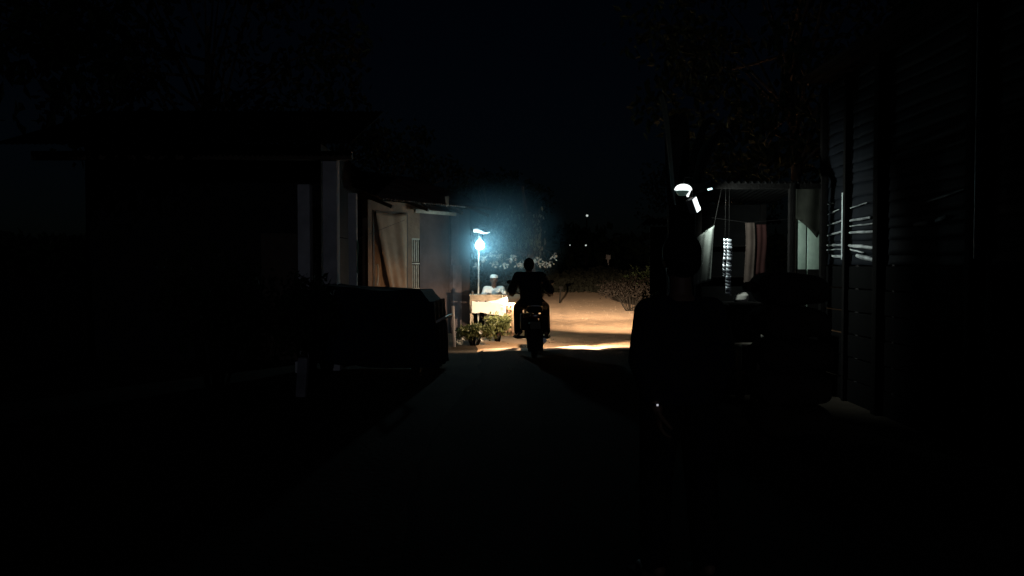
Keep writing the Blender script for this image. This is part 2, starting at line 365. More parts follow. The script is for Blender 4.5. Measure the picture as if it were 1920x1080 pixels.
MB().loft([(HL + v3(0, 0, 0), .085, .085, Matrix.Rotation(R(90), 3, 'X')), (HL + v3(0, .012, 0), .06, .06, Matrix.Rotation(R(90), 3, 'X'))]).build("lens", WARMLENS, head)
MB().grid(lambda u, v: HL + v3(.17 * (2 * u - 1), .014 + .21 * v - .05 * abs(2 * u - 1) ** 3, .092 - .030 * v - .02 * (2 * u - 1) ** 2), 14, 6).build("added_beam_plate", BLACK, head, solid=.003)  # unseen plate added over the lens to cut upward light
WC = (1.0, 0.70, 0.43)
LP = HL + v3(0, .03, .0)
yaw = R(6)
def dirv(az, el): return (-math.sin(az) * math.cos(el), math.cos(az) * math.cos(el), math.sin(el))
lamp("headlight_beam", 'SPOT', LP, 24000, WC, bike, dirv(R(-31), R(-5.0)), .012, 88, 1.0, (1.0, .185, 1.0))
lamp("headlight_far_beam", 'SPOT', LP + v3(0, .004, 0), 62000, WC, bike, dirv(R(-13), R(-3.3)), .012, 56, 1.0, (1.0, .14, 1.0))
lamp("headlight_spill", 'SPOT', LP + v3(0, .01, 0), 100, WC, bike, dirv(R(13), R(-6)), .02, 178, .02)

def sheet_lobe(xw, energy, cone):  # extra spots added at the headlight to brighten the road strip
    src = v3(0, 1.18, .89); tgt = v3(xw, 1.20 + .27 * xw, 0); d = (tgt - src).normalized(); ln_ = v3(1, .27, 0).normalized()
    ny = d.cross(ln_).normalized(); nx = ny.cross(-d).normalized()
    o = lamp("added_strip_spot", 'SPOT', src, energy, WC, bike, None, .012, cone, .7, (1.0, .36, 1.0))
    o.rotation_euler = Matrix((nx, ny, -d)).transposed().to_euler()
lamp("added_table_spot", 'SPOT', LP + v3(0, .012, 0), 380, WC, bike, (-1.00, 2.10, -.37), .012, 60, .8, (1.0, .5, 1.0))  # extra spot added to brighten the stall table front
sheet_lobe(2.2, 1450, 86); sheet_lobe(-.55, 190, 70)
def J_(**k):
    return {a: (Vector(b) if isinstance(b, tuple) else b) for a, b in k.items()}
rider = thing("person", "black silhouetted rider seated on the motorcycle with elbows out, seen from behind", "person", (BX, BY, gh(BX, BY) + 0.012), R(2))
J = J_(pelvis=(-.03, .20, .93), chest=(-.055, .27, 1.22), neck=(-.065, .31, 1.375), head=(-.07, .335, 1.505), sl=(-.245, .29, 1.325), sr=(.13, .29, 1.325),
       el=(-.345, .50, 1.10), er=(.30, .50, 1.09), wl=(-.325, .80, 1.05), wr=(.325, .80, 1.05), dl=(0, 1, -.25), dr=(0, 1, -.25), nl=(.1, 0, -1), nr=(-.1, 0, -1),
       hl=(-.13, .24, .90), hr=(.07, .24, .90), kl=(-.235, .66, .80), kr=(.225, .66, .80), al=(-.235, .46, .38), ar=(.235, .46, .38), tl=(-.265, .60, .33), tr=(.265, .60, .33), curl=1.0)
body(rider, J, head_dir=(-.05, 1, 0)); shirt(rider, J, DARKSHIRT, 1.8, .03, hem=-.25); trousers(rider, J, DARKTROUSER, .022)
hair(rider, J['head'], (-.05, 1, 0), puff=.008); sandals(rider, J)

# ---------------------------------------------------------------- stall with lamp, man, crates
TX, TY = -0.485, 16.45
tb = thing("table", "stall table with a drooping white cloth, in front of the man in white", "table", (TX, TY, gh(TX, TY) + .0), 0)
MB().box((0, 0.1, .85), (.78, .50, .03), bev=.006).build("tabletop", PALEWOOD, tb)
for sx in (-.35, .35):
    for sy in (-.1, .31): MB().box((sx, sy, .417), (.05, .05, .834), bev=.005).build("leg", PALEWOOD, tb)
MB().box((0, -.125, .785), (.70, .02, .095), bev=.003).build("apron", PALEWOOD, tb)
def cl(u, v):
    x = -.335 + .70 * u; zt = .735 - .015 * math.sin(u * 3.1); zb = .50 - .10 * u ** 2 - .01 * math.sin(u * 15)
    return Vector((x, -.155 - .010 * math.sin(u * 7 + 1) * v - .03 * v + .003 * math.sin(u * 23 + v * 3) * v, zt + (zb - zt) * v))
def cl2(u, v):
    return cl(u, v)
c = MB().grid(cl2, 60, 14).build("tablecloth", WHITECLOTH, None, solid=.004); c.location = (TX, TY, gh(TX, TY))
tag(c, "white cloth pinned across the front of the stall table", "cloth")
def kettle(x, y, r, h, name, label, m=POT, lid=True):
    t = thing(name, label, "pot", (TX + x, TY + y, gh(TX, TY) + .865))
    MB().loft([((0, 0, 0), r * .8, r * .8, None), ((0, 0, h * .3), r, r, None), ((0, 0, h * .75), r * .95, r * .95, None), ((0, 0, h), r * .8, r * .8, None)]).build("pot_body", m, t)
    if lid: MB().loft([((0, 0, h + .001), r * .85, r * .85, None), ((0, 0, h + .015), r * .5, r * .5, None)]).sph((0, 0, h + .02), .012).build("lid", m, t)
    return t
kettle(-.33, .0, .035, .05, "cooking_pot", "small dark pot at the left end of the stall table by the lamp pole")
kettle(.24, -.02, .045, .035, "cooking_pot", "squat dark pot at the right end of the stall table")
kettle(.02, -.06, .055, .02, "bowl", "shallow dark bowl at the middle of the stall table", lid=False)
# crates
for i in range(2):
    t = thing("plastic_crate", ("upper" if i else "lower") + " peach plastic crate of the two stacked beside the stall table", "crate", (-.02, 16.50, gh(0, 16.5) + .012 + .335 * i), R(4 - 7 * i), "crates stacked beside the table")
    b = MB()
    for sx in (-1, 1):
        for z in (.02, .12, .22, .31): b.box((0, sx * .13, z), (.23, .012, .034))
        for x in (-.105, -.035, .035, .105): b.box((x, sx * .13, .165), (.03, .016, .31))
        for z in (.02, .12, .22, .31): b.box((sx * .115, 0, z), (.012, .27, .034))
        for y in (-.08, 0, .08): b.box((sx * .115, y, .165), (.016, .03, .31))
    b.build("lattice_side", ORANGE, t); MB().box((0, 0, .008), (.22, .25, .012)).build("crate_base", ORANGE, t)
# lamp pole
LX, LY = -0.70, 16.72
lz = gh(LX, LY)
lm = thing("lamp_post", "thin white pole with a glaring cool bulb beside the man in white", "lamp", (LX, LY, lz))
MB().tube([(-.01, 0, 0), (0, 0, 1.2), (.005, 0, 2.10)], [.018, .016, .014]).build("pole", STEEL, lm)
bl = MB().loft([((.03, -.06, 1.80), .018, .03, None), ((.03, -.06, 1.82), .075, .075, None), ((.03, -.06, 1.87), .098, .098, None), ((.03, -.06, 1.92), .096, .096, None), ((.03, -.06, 1.97), .065, .065, None), ((.03, -.06, 2.02), .022, .022, None)]).build("bulb", COOL, lm)
MB().cyl((.03, -.06, 2.015), (.03, -.06, 2.06), .024).tube([(.03, -.06, 2.05), (.01, -.02, 2.08), (.005, 0, 2.10)], .009).build("socket", STEEL, lm)
MB().tube([(-.10, -.02, 2.195), (-.03, -.02, 2.20), (.04, -.02, 2.175), (.10, -.02, 2.15), (.16, -.02, 2.145), (.24, -.02, 2.165)], [.034, .036, .030, .022, .014, .006], 12).build("curved_tube", COOLTUBE, lm)
MB().tube([(.005, 0, 2.09), (.0, 0, 2.17)], .010).build("bracket", STEEL, lm)
lamp("bulb_light", 'POINT', (.05, -.175, 1.86), 45, (0.62, 0.95, 1.0), lm, size=.05)

# seated man
man = thing("person", "man in a white shirt and white cap sitting behind the stall table", "person", (-.385, 17.02, gh(-.38, 17.0)), 0)
Jm = J_(pelvis=(0, .10, .55), chest=(0, .06, .86), neck=(0, .035, 1.0), head=(0, .01, 1.165), sl=(.165, .05, .965), sr=(-.165, .05, .965),
        el=(.235, -.03, .73), er=(-.245, -.02, .73), wl=(.10, -.20, .875), wr=(-.11, -.20, .875), dl=(-.7, -.6, 0), dr=(.7, -.6, 0), nl=(0, 0, -1), nr=(0, 0, -1),
        hl=(.09, .06, .52), hr=(-.09, .06, .52), kl=(.13, -.30, .50), kr=(-.13, -.30, .50), al=(.13, -.28, .08), ar=(-.13, -.28, .08), tl=(.14, -.40, .04), tr=(-.14, -.40, .04), curl=.4)
body(man, Jm, head_dir=(0, -1, 0)); shirt(man, Jm, SHIRT, 1.05, .016, hem=-.15, collar=.72); trousers(man, Jm, mat("grey_lungi", (.25, .24, .24), .9), .016)
cp = MB(); cp.loft([((0, .012, 1.205), .088, .100, None), ((0, .014, 1.25), .086, .096, None), ((0, .016, 1.275), .06, .068, None), ((0, .016, 1.283), .02, .02, None)])
cp.build("cap", SHIRT, man)
st = thing("stool", "low wooden stool under the man in white", "stool", (-.385, 17.12, gh(-.38, 17.1)))
MB().box((0, .02, .43), (.36, .32, .035), bev=.008).build("seat", DARKWOOD, st)
for sx in (-.14, .14):
    for sy in (-.10, .14): MB().cyl((sx * 1.1, sy * 1.1, 0), (sx, sy, .415), .018).build("leg", DARKWOOD, st)

# ---------------------------------------------------------------- foliage builders
def leaf(b, p, L, wd, d, up):
    d = d.normalized(); s = d.cross(up); s = s.normalized() if s.length > .01 else Vector((1, 0, 0)); n = s.cross(d)
    q = [p, p + d * L * .45 + s * wd * .5 + n * L * .05, p + d * L - n * L * .12, p + d * L * .45 - s * wd * .5 + n * L * .05]
    b.poly(q)
def rv(): 
    while True:
        v = Vector((random.uniform(-1, 1), random.uniform(-1, 1), random.uniform(-1, 1)))
        if .05 < v.length < 1: return v
def tree(loc, H, cr, label, nclump=60, per=60, L=.16, m=LEAF, group=None, name="tree", trunk_r=.14, squash=.75, base=.35):
    t = thing(name, label, "tree", (loc[0], loc[1], 0), random.uniform(0, 6), group)
    tb_ = MB(); cl_ = MB(); top = Vector((random.uniform(-.3, .3), random.uniform(-.3, .3), H * .72))
    tb_.tube([(0, 0, -.1), tuple(top * .35 + Vector((.1, 0, 0))), tuple(top * .7), tuple(top)], [trunk_r, trunk_r * .75, trunk_r * .5, trunk_r * .25], 10)
    cc = Vector((0, 0, H * (1 + base) / 2))
    for i in range(nclump):
        v = rv(); v = v.normalized() * (v.length ** .45); c_ = cc + Vector((v.x * cr, v.y * cr, v.z * H * (1 - base) / 2))
        if i % 3 == 0: tb_.tube([tuple(top * random.uniform(.45, .95)), tuple(c_ * .55 + top * .35), tuple(c_)], [trunk_r * .28, trunk_r * .15, .008], 6)
        rr = cr * random.uniform(.16, .32)
        for k in range(per):
            o = rv(); p = c_ + Vector((o.x * rr, o.y * rr, o.z * rr * squash)); leaf(cl_, p, L * random.uniform(.6, 1.3), L * .5, rv() + Vector((0, 0, -.5)), rv())
    tb_.build("trunk", BARK, t); cl_.build("crown", m, t, smooth=False); return t
def bush(loc, r, h, label, n=900, L=.07, m=LEAFBUSH, name="bush", flowers=0, group=None, rx=None):
    t = thing(name, label, "bush", (loc[0], loc[1], gh(loc[0], loc[1])), 0, group); rx = rx or r
    s_ = MB(); f_ = MB()
    for i in range(max(8, n // 60)):
        a = random.uniform(0, 6.28); q = random.uniform(.2, 1); e = Vector((rx * q * math.cos(a), r * q * math.sin(a), h * random.uniform(.5, 1)))
        s_.tube([(e.x * .2, e.y * .2, -.03), tuple(e * .5 + Vector((0, 0, .05))), tuple(e)], [.012, .008, .004], 5)
        for k in range(60):
            o = rv(); p = e + Vector((o.x * rx * .35, o.y * r * .35, o.z * h * .32))
            if p.z < .0: p.z = random.uniform(0, .1)
            leaf(f_, p, L * random.uniform(.6, 1.4), L * .55, rv() + Vector((0, 0, .3)), rv())
    s_.build("stem", mat("dark_twig", (.003, .0025, .002), .95), t); f_.build("foliage", m, t, smooth=False)
    if flowers:
        for i in range(flowers):
            a = random.uniform(0, 6.28); p = Vector((rx * .8 * math.cos(a), -r * .75, h * random.uniform(.15, .95)))
            g_ = MB()
            for k in range(6): leaf(g_, p, .045, .035, Vector((math.cos(k), -.4, math.sin(k))), Vector((0, 1, 0)))
            g_.build("flower", PETAL_LITLEAF, t, smooth=False)
    return t

# tree behind the lamp: drooping boughs with pale leaves
tr = thing("tree", "tree with drooping leafy twigs lit blue-white, behind the man in white", "tree", (0.35, 18.9, 0))
tk = MB(); cr = MB(); tk.tube([(0.1, .5, -.1), (.15, .5, 1.2), (.05, .45, 2.2), (-.1, .4, 3.4)], [.10, .09, .07, .03], 10)
for i in range(46):
    a = random.uniform(0, 6.28); r = random.uniform(.3, 1.15); top = Vector((.1 + r * .6 * math.cos(a), .3 + r * .6 * math.sin(a), random.uniform(1.9, 2.9)))
    if top.x > .3: continue
    tip = Vector((.0 + r * 1.05 * math.cos(a), .25 + r * 1.05 * math.sin(a), random.uniform(1.45, 2.3))); md = (top + tip) / 2 + Vector((0, 0, .25))
    tk.tube([(.1, .48, random.uniform(1.6, 2.8)), tuple(top), tuple(md), tuple(tip)], [.025, .012, .007, .003], 5)
    for k in range(22):
        t_ = random.random(); p = top.lerp(tip, t_) + rv() * .14; leaf(cr, p, random.uniform(.06, .15), .05, rv() * .6 + Vector((0, 0, -.8)), rv())
bl2 = MB()
for i in range(17):   # low leaf sprays near the lamp, whitened to look lit by it
    e = Vector((-1.15 + .105 * i + random.uniform(-.05, .05), random.uniform(-1.85, -1.5), 1.60 + random.uniform(-.10, .13) + (.12 if i in (3, 16) else 0)))
    tk.tube([(.1, .45, 1.7), tuple(e * .5 + Vector((.05, .1, 1.05))), tuple(e)], [.02, .009, .003], 5)
    for k in range(14): leaf(bl2, e + rv() * .07, random.uniform(.04, .09), .045, rv() + Vector((0, 0, -.5)), rv())
bl2.build("lit_leaves", PETAL_LITLEAF, tr, smooth=False); tk.build("trunk", BARK, tr); cr.build("crown", LEAFPALE, tr, smooth=False)

# smoke shaped and tinted to give the stall lamp its halo
sm = bpy.data.materials.new("smoke"); sm.use_nodes = True; n = sm.node_tree.nodes; l = sm.node_tree.links
n.remove(n["Principled BSDF"]); pv = n.new("ShaderNodeVolumePrincipled"); l.new(pv.outputs[0], n["Material Output"].inputs["Volume"])
pv.inputs["Color"].default_value = (0.42, 0.74, 0.95, 1); pv.inputs["Anisotropy"].default_value = 0.0
tc = n.new("ShaderNodeTexCoord"); nz = n.new("ShaderNodeTexNoise"); nz.inputs["Scale"].default_value = 1.6; nz.inputs["Detail"].default_value = 2
ln = n.new("ShaderNodeVectorMath"); ln.operation = 'LENGTH'; l.new(tc.outputs["Object"], ln.inputs[0]); l.new(tc.outputs["Object"], nz.inputs["Vector"])
mr = n.new("ShaderNodeMapRange"); mr.interpolation_type = 'SMOOTHSTEP'; l.new(ln.outputs["Value"], mr.inputs["Value"])
mr.inputs["From Min"].default_value = .1; mr.inputs["From Max"].default_value = 1.0; mr.inputs["To Min"].default_value = 1; mr.inputs["To Max"].default_value = 0
mu = n.new("ShaderNodeMath"); mu.operation = 'MULTIPLY'; l.new(mr.outputs[0], mu.inputs[0])
mp = n.new("ShaderNodeMapRange"); l.new(nz.outputs["Fac"], mp.inputs["Value"]); mp.inputs["From Min"].default_value = .3; mp.inputs["From Max"].default_value = .7; mp.inputs["To Min"].default_value = .45; mp.inputs["To Max"].default_value = 1.3
l.new(mp.outputs[0], mu.inputs[1]); m2 = n.new("ShaderNodeMath"); m2.operation = 'MULTIPLY'; m2.inputs[1].default_value = 0.62
l.new(mu.outputs[0], m2.inputs[0]); l.new(m2.outputs[0], pv.inputs["Density"])
b = MB().sph((0, 0, 0), 1.0, 20).build("smoke", sm); b.location = (-.36, 17.2, 2.12); b.scale = (1.7, 1.8, 1.45)
tag(b, "thin blue smoke glowing round the bulb above the stall", "smoke", kind='stuff')

# ---------------------------------------------------------------- left hut with brown cloth in its doorway
P0 = (-2.75, 15.3); RZ = math.atan2(.832, .555)
hut = thing("house", "low plastered hut with a brown cloth in its doorway, left of the lamp", "house", (P0[0], P0[1], 0), RZ)
Wd = 3.245; Hh = 2.75
b = MB()       # wall pieces butted round openings (door s .12-1.14 to z 2.55, window 1.27-1.52 z 1.0-2.05)
T = .16
b.box((.06, T / 2, Hh / 2), (.12, T, Hh)); b.box((.63, T / 2, (2.56 + Hh) / 2), (1.02, T, Hh - 2.56)); b.box((1.205, T / 2, Hh / 2), (.13, T, Hh))
b.box((1.395, T / 2, .5), (.25, T, 1.0)); b.box((1.395, T / 2, (2.05 + Hh) / 2), (.25, T, Hh - 2.05))
b.build("wall", BROWNWALL, hut, smooth=False)
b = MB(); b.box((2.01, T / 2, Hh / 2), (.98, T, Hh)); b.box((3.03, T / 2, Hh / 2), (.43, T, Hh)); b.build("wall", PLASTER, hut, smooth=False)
MB().box((2.66, T / 2 - .05, .75), (.31, T + .10, 1.50), bev=.01).box((2.66, T / 2 - .02, 2.125), (.27, T + .04, 1.25), bev=.01).build("pillar", mat("dull_limewash", (.14, .115, .125), .9, col2=(.085, .07, .075)), hut)  # pillar in a dull limewash tone
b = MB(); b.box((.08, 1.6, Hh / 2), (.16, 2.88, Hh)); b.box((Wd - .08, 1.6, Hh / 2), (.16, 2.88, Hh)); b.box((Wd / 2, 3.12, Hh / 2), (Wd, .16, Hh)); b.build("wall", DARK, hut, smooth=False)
def tinroof(u, v, x0, x1, y0, y1, z0, z1, amp=.018, per=.076):
    x = x0 + (x1 - x0) * u; return Vector((x, y0 + (y1 - y0) * v, z0 + (z1 - z0) * v + amp * math.sin(x / per * 2 * math.pi)))
rf = MB().grid(lambda u, v: tinroof(u, v, -.3, Wd + .12, -.62, 1.7, 2.72, 3.55), 220, 4).build("roof", RUST, hut, solid=.003)
MB().grid(lambda u, v: tinroof(u, v, -.3, Wd + .12, 3.6, 1.7, 2.72, 3.552), 220, 4).build("roof", RUST, hut, solid=.003)
MB().box((1.9, -.12, 2.60), (1.35, .05, .07), bev=.006).build("beam", PALEWOOD, hut)
for x in (.05, 1.1, 2.2, 3.15): MB().box((x, -.27, 2.70), (.05, .66, .06), Matrix.Rotation(R(19.5), 3, 'X')).build("rafter", DARKWOOD, hut)
wf = MB()
for z0, z1 in ((1.03, 1.50), (1.56, 2.02)):
    for k in range(4): wf.box((1.305 + k * .058, .02, (z0 + z1) / 2), (.024, .024, z1 - z0))
for z in (1.015, 1.53, 2.035): wf.box((1.395, .02, z), (.25, .03, .03))
wf.build("window_bars", PALEWOOD, hut, smooth=False)
df = MB(); df.box((.145, .03, 1.28), (.045, .08, 2.56)); df.box((1.115, .03, 1.28), (.045, .08, 2.56)); df.box((.63, .03, 2.535), (.925, .08, .045)); df.build("door_frame", DARKWOOD, hut)
# brown cloth: gathered full at the top, slanting edge on its left
def cloth(u, v):
    xl = .18 + .50 * v ** 1.3; x = xl + (1.08 - xl) * u
    return Vector((x, -.03 - .028 * (math.sin(u * 9 + v * 1.5) + .6 * math.sin(u * 17 - v * 2.2 + 1)) * (.4 + .6 * v) - .03 * v, 2.54 - 1.9 * v - .03 * math.sin(u * 3.14) * (1 - v)))
c_ = MB().grid(cloth, 70, 24).build("doorway_curtain", BROWNCLOTH, None, solid=.003); c_.location = (P0[0], P0[1], 0); c_.rotation_euler = (0, 0, RZ)
tag(c_, "brown cloth drawn slantwise across the hut doorway", "curtain")
def rag(u, v): return Vector((1.62 + .14 * u * (1 - v * .6) + .06 * v, -.17 - .02 * math.sin(u * 9), 2.94 - .20 * v + .03 * u))
c_ = MB().grid(rag, 10, 8).build("rag", CREAMCLOTH, None, solid=.004); c_.location = (P0[0], P0[1] , -.02); c_.rotation_euler = (0, 0, RZ)
c_.location = (P0[0] + .35, P0[1] - .40, -.06)
tag(c_, "small pale rag stuck over the hut eave above the beam", "rag")
c_ = MB().grid(lambda u, v: Vector((.17 + .60 * u, .045 + .02 * math.sin(u * 14 + v), 2.50 - 1.9 * v)), 30, 16).build("doorway_curtain", mat("dark_brown_cloth", (.30, .18, .11), .9, col2=(.20, .12, .075)), None, solid=.003)
c_.location = (P0[0], P0[1], 0); c_.rotation_euler = (0, 0, RZ); tag(c_, "darker brown cloth hanging straight behind the slanting one in the hut doorway", "curtain")
# pale garment inside doorway
def garment(u, v): return Vector((.24 + .12 * u + .02 * math.sin(v * 4), .05 + .03 * math.sin(u * 10), 1.52 - .42 * v))
c_ = MB().grid(garment, 14, 10).build("towel", CREAMCLOTH, None, solid=.004); c_.location = (P0[0], P0[1], 0); c_.rotation_euler = (0, 0, RZ)
tag(c_, "small pale towel hanging at the left side of the hut doorway", "towel")

# ---------------------------------------------------------------- left veranda house with pale pillars
vh = thing("house", "dark house with three pale veranda pillars at the left of the lane", "house", (-3.3, 11.2, 0))
def pillar(x, y, wd, h):
    p = MB().box((x, y, h / 2), (wd, wd, h), bev=.012).build("pillar", PILL, vh)
    MB().box((x, y, .08), (wd + .08, wd + .08, .16), bev=.01).build("plinth", PILL, p)
pillar(.41, 0, .17, 2.62); pillar(.72, .25, .20, 3.05); pillar(.86, 1.1, .12, 2.60)
MB().box((-1.55, 3.0, 1.7), (3.7, 3.2, 3.4)).build("wall", mat("black_wall", (.02, .02, .022), .95), vh, smooth=False)  # wall block in a near-black tone
MB().box((-.2, 1.42, 1.0), (.9, .06, 2.0), bev=.01).build("door", DARKWOOD, vh)
MB().grid(lambda u, v: tinroof(u, v, -3.6, 1.15, -.5, 2.4, 3.12, 4.1), 200, 4).build("roof", DARKTIN, vh, solid=.004)
MB().box((-1.2, .12, 3.04), (4.5, .10, .12)).build("beam", DARKWOOD, vh)
def towel2(u, v): return Vector((-2.32 + .055 * u, 11.6 + .01 * math.sin(u * 6), 1.72 - .42 * v))
tag(MB().grid(lambda u, v: Vector((-2.47 + .11 * u + .01 * math.sin(v * 7), 12.28 + .02 * math.sin(u * 9), 1.88 - .50 * v)), 10, 8).build("towel", mat("green_towel", (.25, .42, .32), .9), None, solid=.005), "pale green towel hanging beside the rearmost veranda pillar", "towel")
tag(MB().tube([(-3.2, 12.29, 2.0), (-2.4, 12.28, 1.89), (-1.9, 14.2, 2.3)], .004, 6).build("washing_line", RUBBER), "thin washing line strung from veranda house to hut", "line")
ks = MB().box((0, 0, .22), (.12, .12, .46), Matrix.Rotation(R(4), 3, 'Y'), .03).build("marker_stone", mat("grey_limewash", (.22, .21, .24), .9, col2=(.12, .12, .14))); ks.location = (-2.39, 9.1, 0)  # stone in a mid-grey limewash tone
tag(ks, "small whitewashed marker stone standing at the left edge of the lane", "stone")
for i, (x, y, r, h, rx) in enumerate(((-3.55, 9.6, .5, 1.35, .75), (-2.62, 10.3, .38, 1.12, .42))):
    bush((x, y), r, h, ("large dark bush before the veranda house, farther left" if i == 0 else "dark bush between the veranda pillars and covered cart"), 1500, .09, LEAF, rx=rx)

# covered cart
ct = thing("handcart", "handcart under a dark blue tarpaulin parked in front of the hut", "cart", (-1.90, 11.4, 0), R(-4))
MB().box((0, 0, .62), (1.5, .9, .06), bev=.01).build("cart_bed", DARKWOOD, ct)
for sx in (-.62, .62):
    for sy in (-.38, .38):
        wv = MB().torus((sx, sy * 1.22, .29), .26, .028, axis='X'); o = wv.build("wheel", RUBBER, ct)
        hbm = MB().cyl((sx - .05, sy * 1.22, .29), (sx + .05, sy * 1.22, .29), .03)
        for k in range(10):
            a = k * math.pi / 5; hbm.cyl((sx, sy * 1.22, .29), (sx, sy * 1.22 + .25 * math.cos(a), .29 + .25 * math.sin(a)), .004, n=5)
        hbm.build("rim", CHROME, o)
MB().tube([(.7, -.3, .62), (1.0, -.32, .78), (1.0, .32, .78), (.7, .3, .62)], .018).build("push_handle", STEEL, ct)
def tarp(u, v):
    a = (u - .5) * 2; c2 = (v - .5) * 2; ex = 1.04; ey = .60
    x = a * ex; y = c2 * ey
    e = max(abs(a) ** 1.0, abs(c2)); top = 1.20 - .05 * math.sin(a * 2.3 + 1) - (.12 if a > .62 else 0) * min(1, (a - .62) / .12) * 1.4
    top += .03 * noise.noise(Vector((x * 2.2, y * 3, 0)))
    k = max(0, (e - .80) / .20)
    z = top - 1.06 * k
    sq = 1 - .0 * k
    f = .03 * math.sin(u * 40 + v * 23) * k
    if k > 0: x = math.copysign(min(abs(x), .80 * ex + .05 * k * ex), x) if abs(a) >= .8 else x; y = math.copysign(min(abs(y), .8 * ey + .06 * k), y) if abs(c2) >= .8 else y
    return Vector((x + f, y + f, max(z, .10)))
tp = MB().grid(tarp, 70, 50).build("tarpaulin", TARP, None, solid=.004); tp.location = (-1.86, 11.4, 0); tp.rotation_euler = (0, 0, R(-4))
tag(tp, "dark blue tarpaulin draped over the handcart load", "tarpaulin")
MB().box((-.1, 0, .90), (1.3, .8, .50), bev=.08).build("load", SACK, ct)
# post and bush by the lane
ps = MB().box((0, 0, .37), (.05, .045, .78), Matrix.Rotation(R(-2), 3, 'Y'), .006).build("wooden_post", PILL); ps.location = (-1.06, 14.5, 0)
tag(ps, "short thin whitish post at the left end of the flowering bush", "post")
bush((-.70, 14.66), .22, .34, "low leafy bush with white flowers beside the thin whitish post", 1100, .06, LEAFBUSH, flowers=7, rx=.34)
bush((-.28, 15.25), .22, .42, "rounded bush in front of the stall table", 900, .065, LEAFBUSH, rx=.26)

# ---------------------------------------------------------------- right: kiosk
KX, KY = 2.1, 9.05
ki = thing("kiosk", "open timber kiosk with a tin roof hung with sachets and cloths", "kiosk", (KX, KY, 0))
for i, (x, y, h) in enumerate(((.12, .50, 2.36), (1.10, .12, 2.44), (.0, 1.55, 2.3), (1.22, 1.55, 2.3))):
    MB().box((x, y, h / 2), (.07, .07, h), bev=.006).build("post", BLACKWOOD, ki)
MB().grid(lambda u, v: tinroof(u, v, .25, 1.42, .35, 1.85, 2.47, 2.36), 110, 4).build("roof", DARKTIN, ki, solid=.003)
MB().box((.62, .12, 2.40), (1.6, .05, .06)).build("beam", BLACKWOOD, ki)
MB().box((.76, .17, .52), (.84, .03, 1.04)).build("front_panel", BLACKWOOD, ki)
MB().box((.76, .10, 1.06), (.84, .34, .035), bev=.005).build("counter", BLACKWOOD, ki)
MB().box((.61, 1.62, 1.15), (1.29, .03, 2.3)).build("back_panel", mat("black_panel", (.008, .008, .008), .95), ki)  # back panel in a near-black tone
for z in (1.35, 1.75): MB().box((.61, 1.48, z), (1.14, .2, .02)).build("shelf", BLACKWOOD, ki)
# sachet strips
def sachets(x, z0, nn, wd, sh, label, y=9.06, tw=0):
    t = thing("sachet_strip", label, "packets", (x, y, z0), tw, "strips of sachets hung from the kiosk")
    def f(u, v):
        ph = v * nn; k = abs(math.sin(math.pi * ph)) ** .6; e = math.sin(math.pi * u) ** .5 if 0 < u < 1 else 0
        return Vector(((u - .5) * wd + .006 * math.sin(v * 6), -.013 * k * e + .006 * math.sin(int(ph) * 2.3), -v * nn * sh - .012 * u))
    MB().grid(f, 8, nn * 8).build("packets", FOIL, t, solid=.0015)
    MB().tube([(0, 0.004, 0), (0, .02, 2.40 - z0)], .0015, 5).build("string", BLACKWOOD, t); return t
sachets(2.455, 1.80, 15, .062, .042, "wider strip of shiny sachets hanging at the kiosk front", tw=R(-14))
sachets(2.395, 1.80, 10, .034, .042, "narrow strip of shiny sachets next to the wider one", y=9.01, tw=R(-30))
# pale cloth left of the sachets
def pale(u, v):
    top = 1.96 - .16 * (1 - u); x = 2.10 + .235 * u - .035 * v * u; return Vector((x, 9.24 + .018 * math.sin(u * 13 + v * 2), top + (1.27 + .05 * u - top) * v))
tag(MB().grid(pale, 30, 20).build("hanging_cloth", mat("grey_green_cloth", (.17, .18, .16), .9, col2=(.11, .12, .105)), None, solid=.003), "grey-green cloth hanging left of the sachet strips", "cloth")
tag(MB().tube([(2.10, 9.24, 1.80), (2.33, 9.24, 1.965), (2.40, 9.17, 2.40)], .003, 5).build("cord", BLACKWOOD), "thin cord holding up the grey-green cloth", "cord")
def fold(x0, x1, y, z0, z1, f, amp=.004):
    return lambda u, v: Vector((x0 + (x1 - x0) * u + .01 * math.sin(v * 5), y + amp * math.sin(u * f + v), z0 + (z1 - z0) * v))
tag(MB().grid(fold(2.755, 2.865, 9.47, 2.0, 1.22, 9), 20, 14).build("hanging_cloth", mat("tan_cloth", (.055, .04, .033), .9, col2=(.035, .025, .02)), None, solid=.003), "narrow tan cloth hanging right of the sachet strips", "cloth")
tag(MB().grid(fold(2.885, 3.01, 9.49, 1.98, 1.38, 12), 20, 14).build("hanging_cloth", DKCLOTH, None, solid=.003), "dark red cloth hanging rightmost at the kiosk", "cloth")
tag(MB().tube([(2.36, 9.47, 2.06), (2.80, 9.48, 2.0), (3.32, 9.48, 2.05)], .003, 6).build("cord", BLACKWOOD), "dark cord from which the tan and red cloths hang", "cord")
sk = MB().loft([((0, 0, 0), .07, .06, None), ((0, 0, .03), .09, .075, None), ((.01, 0, .08), .08, .06, None), ((.03, 0, .115), .03, .02, None)]).build("bag", CREAMCLOTH, None, remesh=.008); sk.location = (2.60, 9.08, 1.078)
tag(sk, "small pale bag lying on the kiosk counter", "bag")
bn = thing("bench", "low bench with a pale plank in front of the kiosk", "bench", (2.60, 8.80, 0), R(6))
MB().box((0, 0, .62), (.22, .22, .03), bev=.004).build("seat", PALEWOOD, bn)
for sx in (-.085, .085): MB().box((sx, 0, .30), (.035, .18, .605), bev=.003).build("leg", DARKWOOD, bn)
hp = MB().sph((2.80, 8.86, .73), (.035, .03, .055), 10, Matrix.Rotation(R(20), 3, 'Y')).cyl((2.82, 8.87, .78), (2.86, 9.0, 1.05), .004, n=6).build("gourd", CREAMCLOTH)
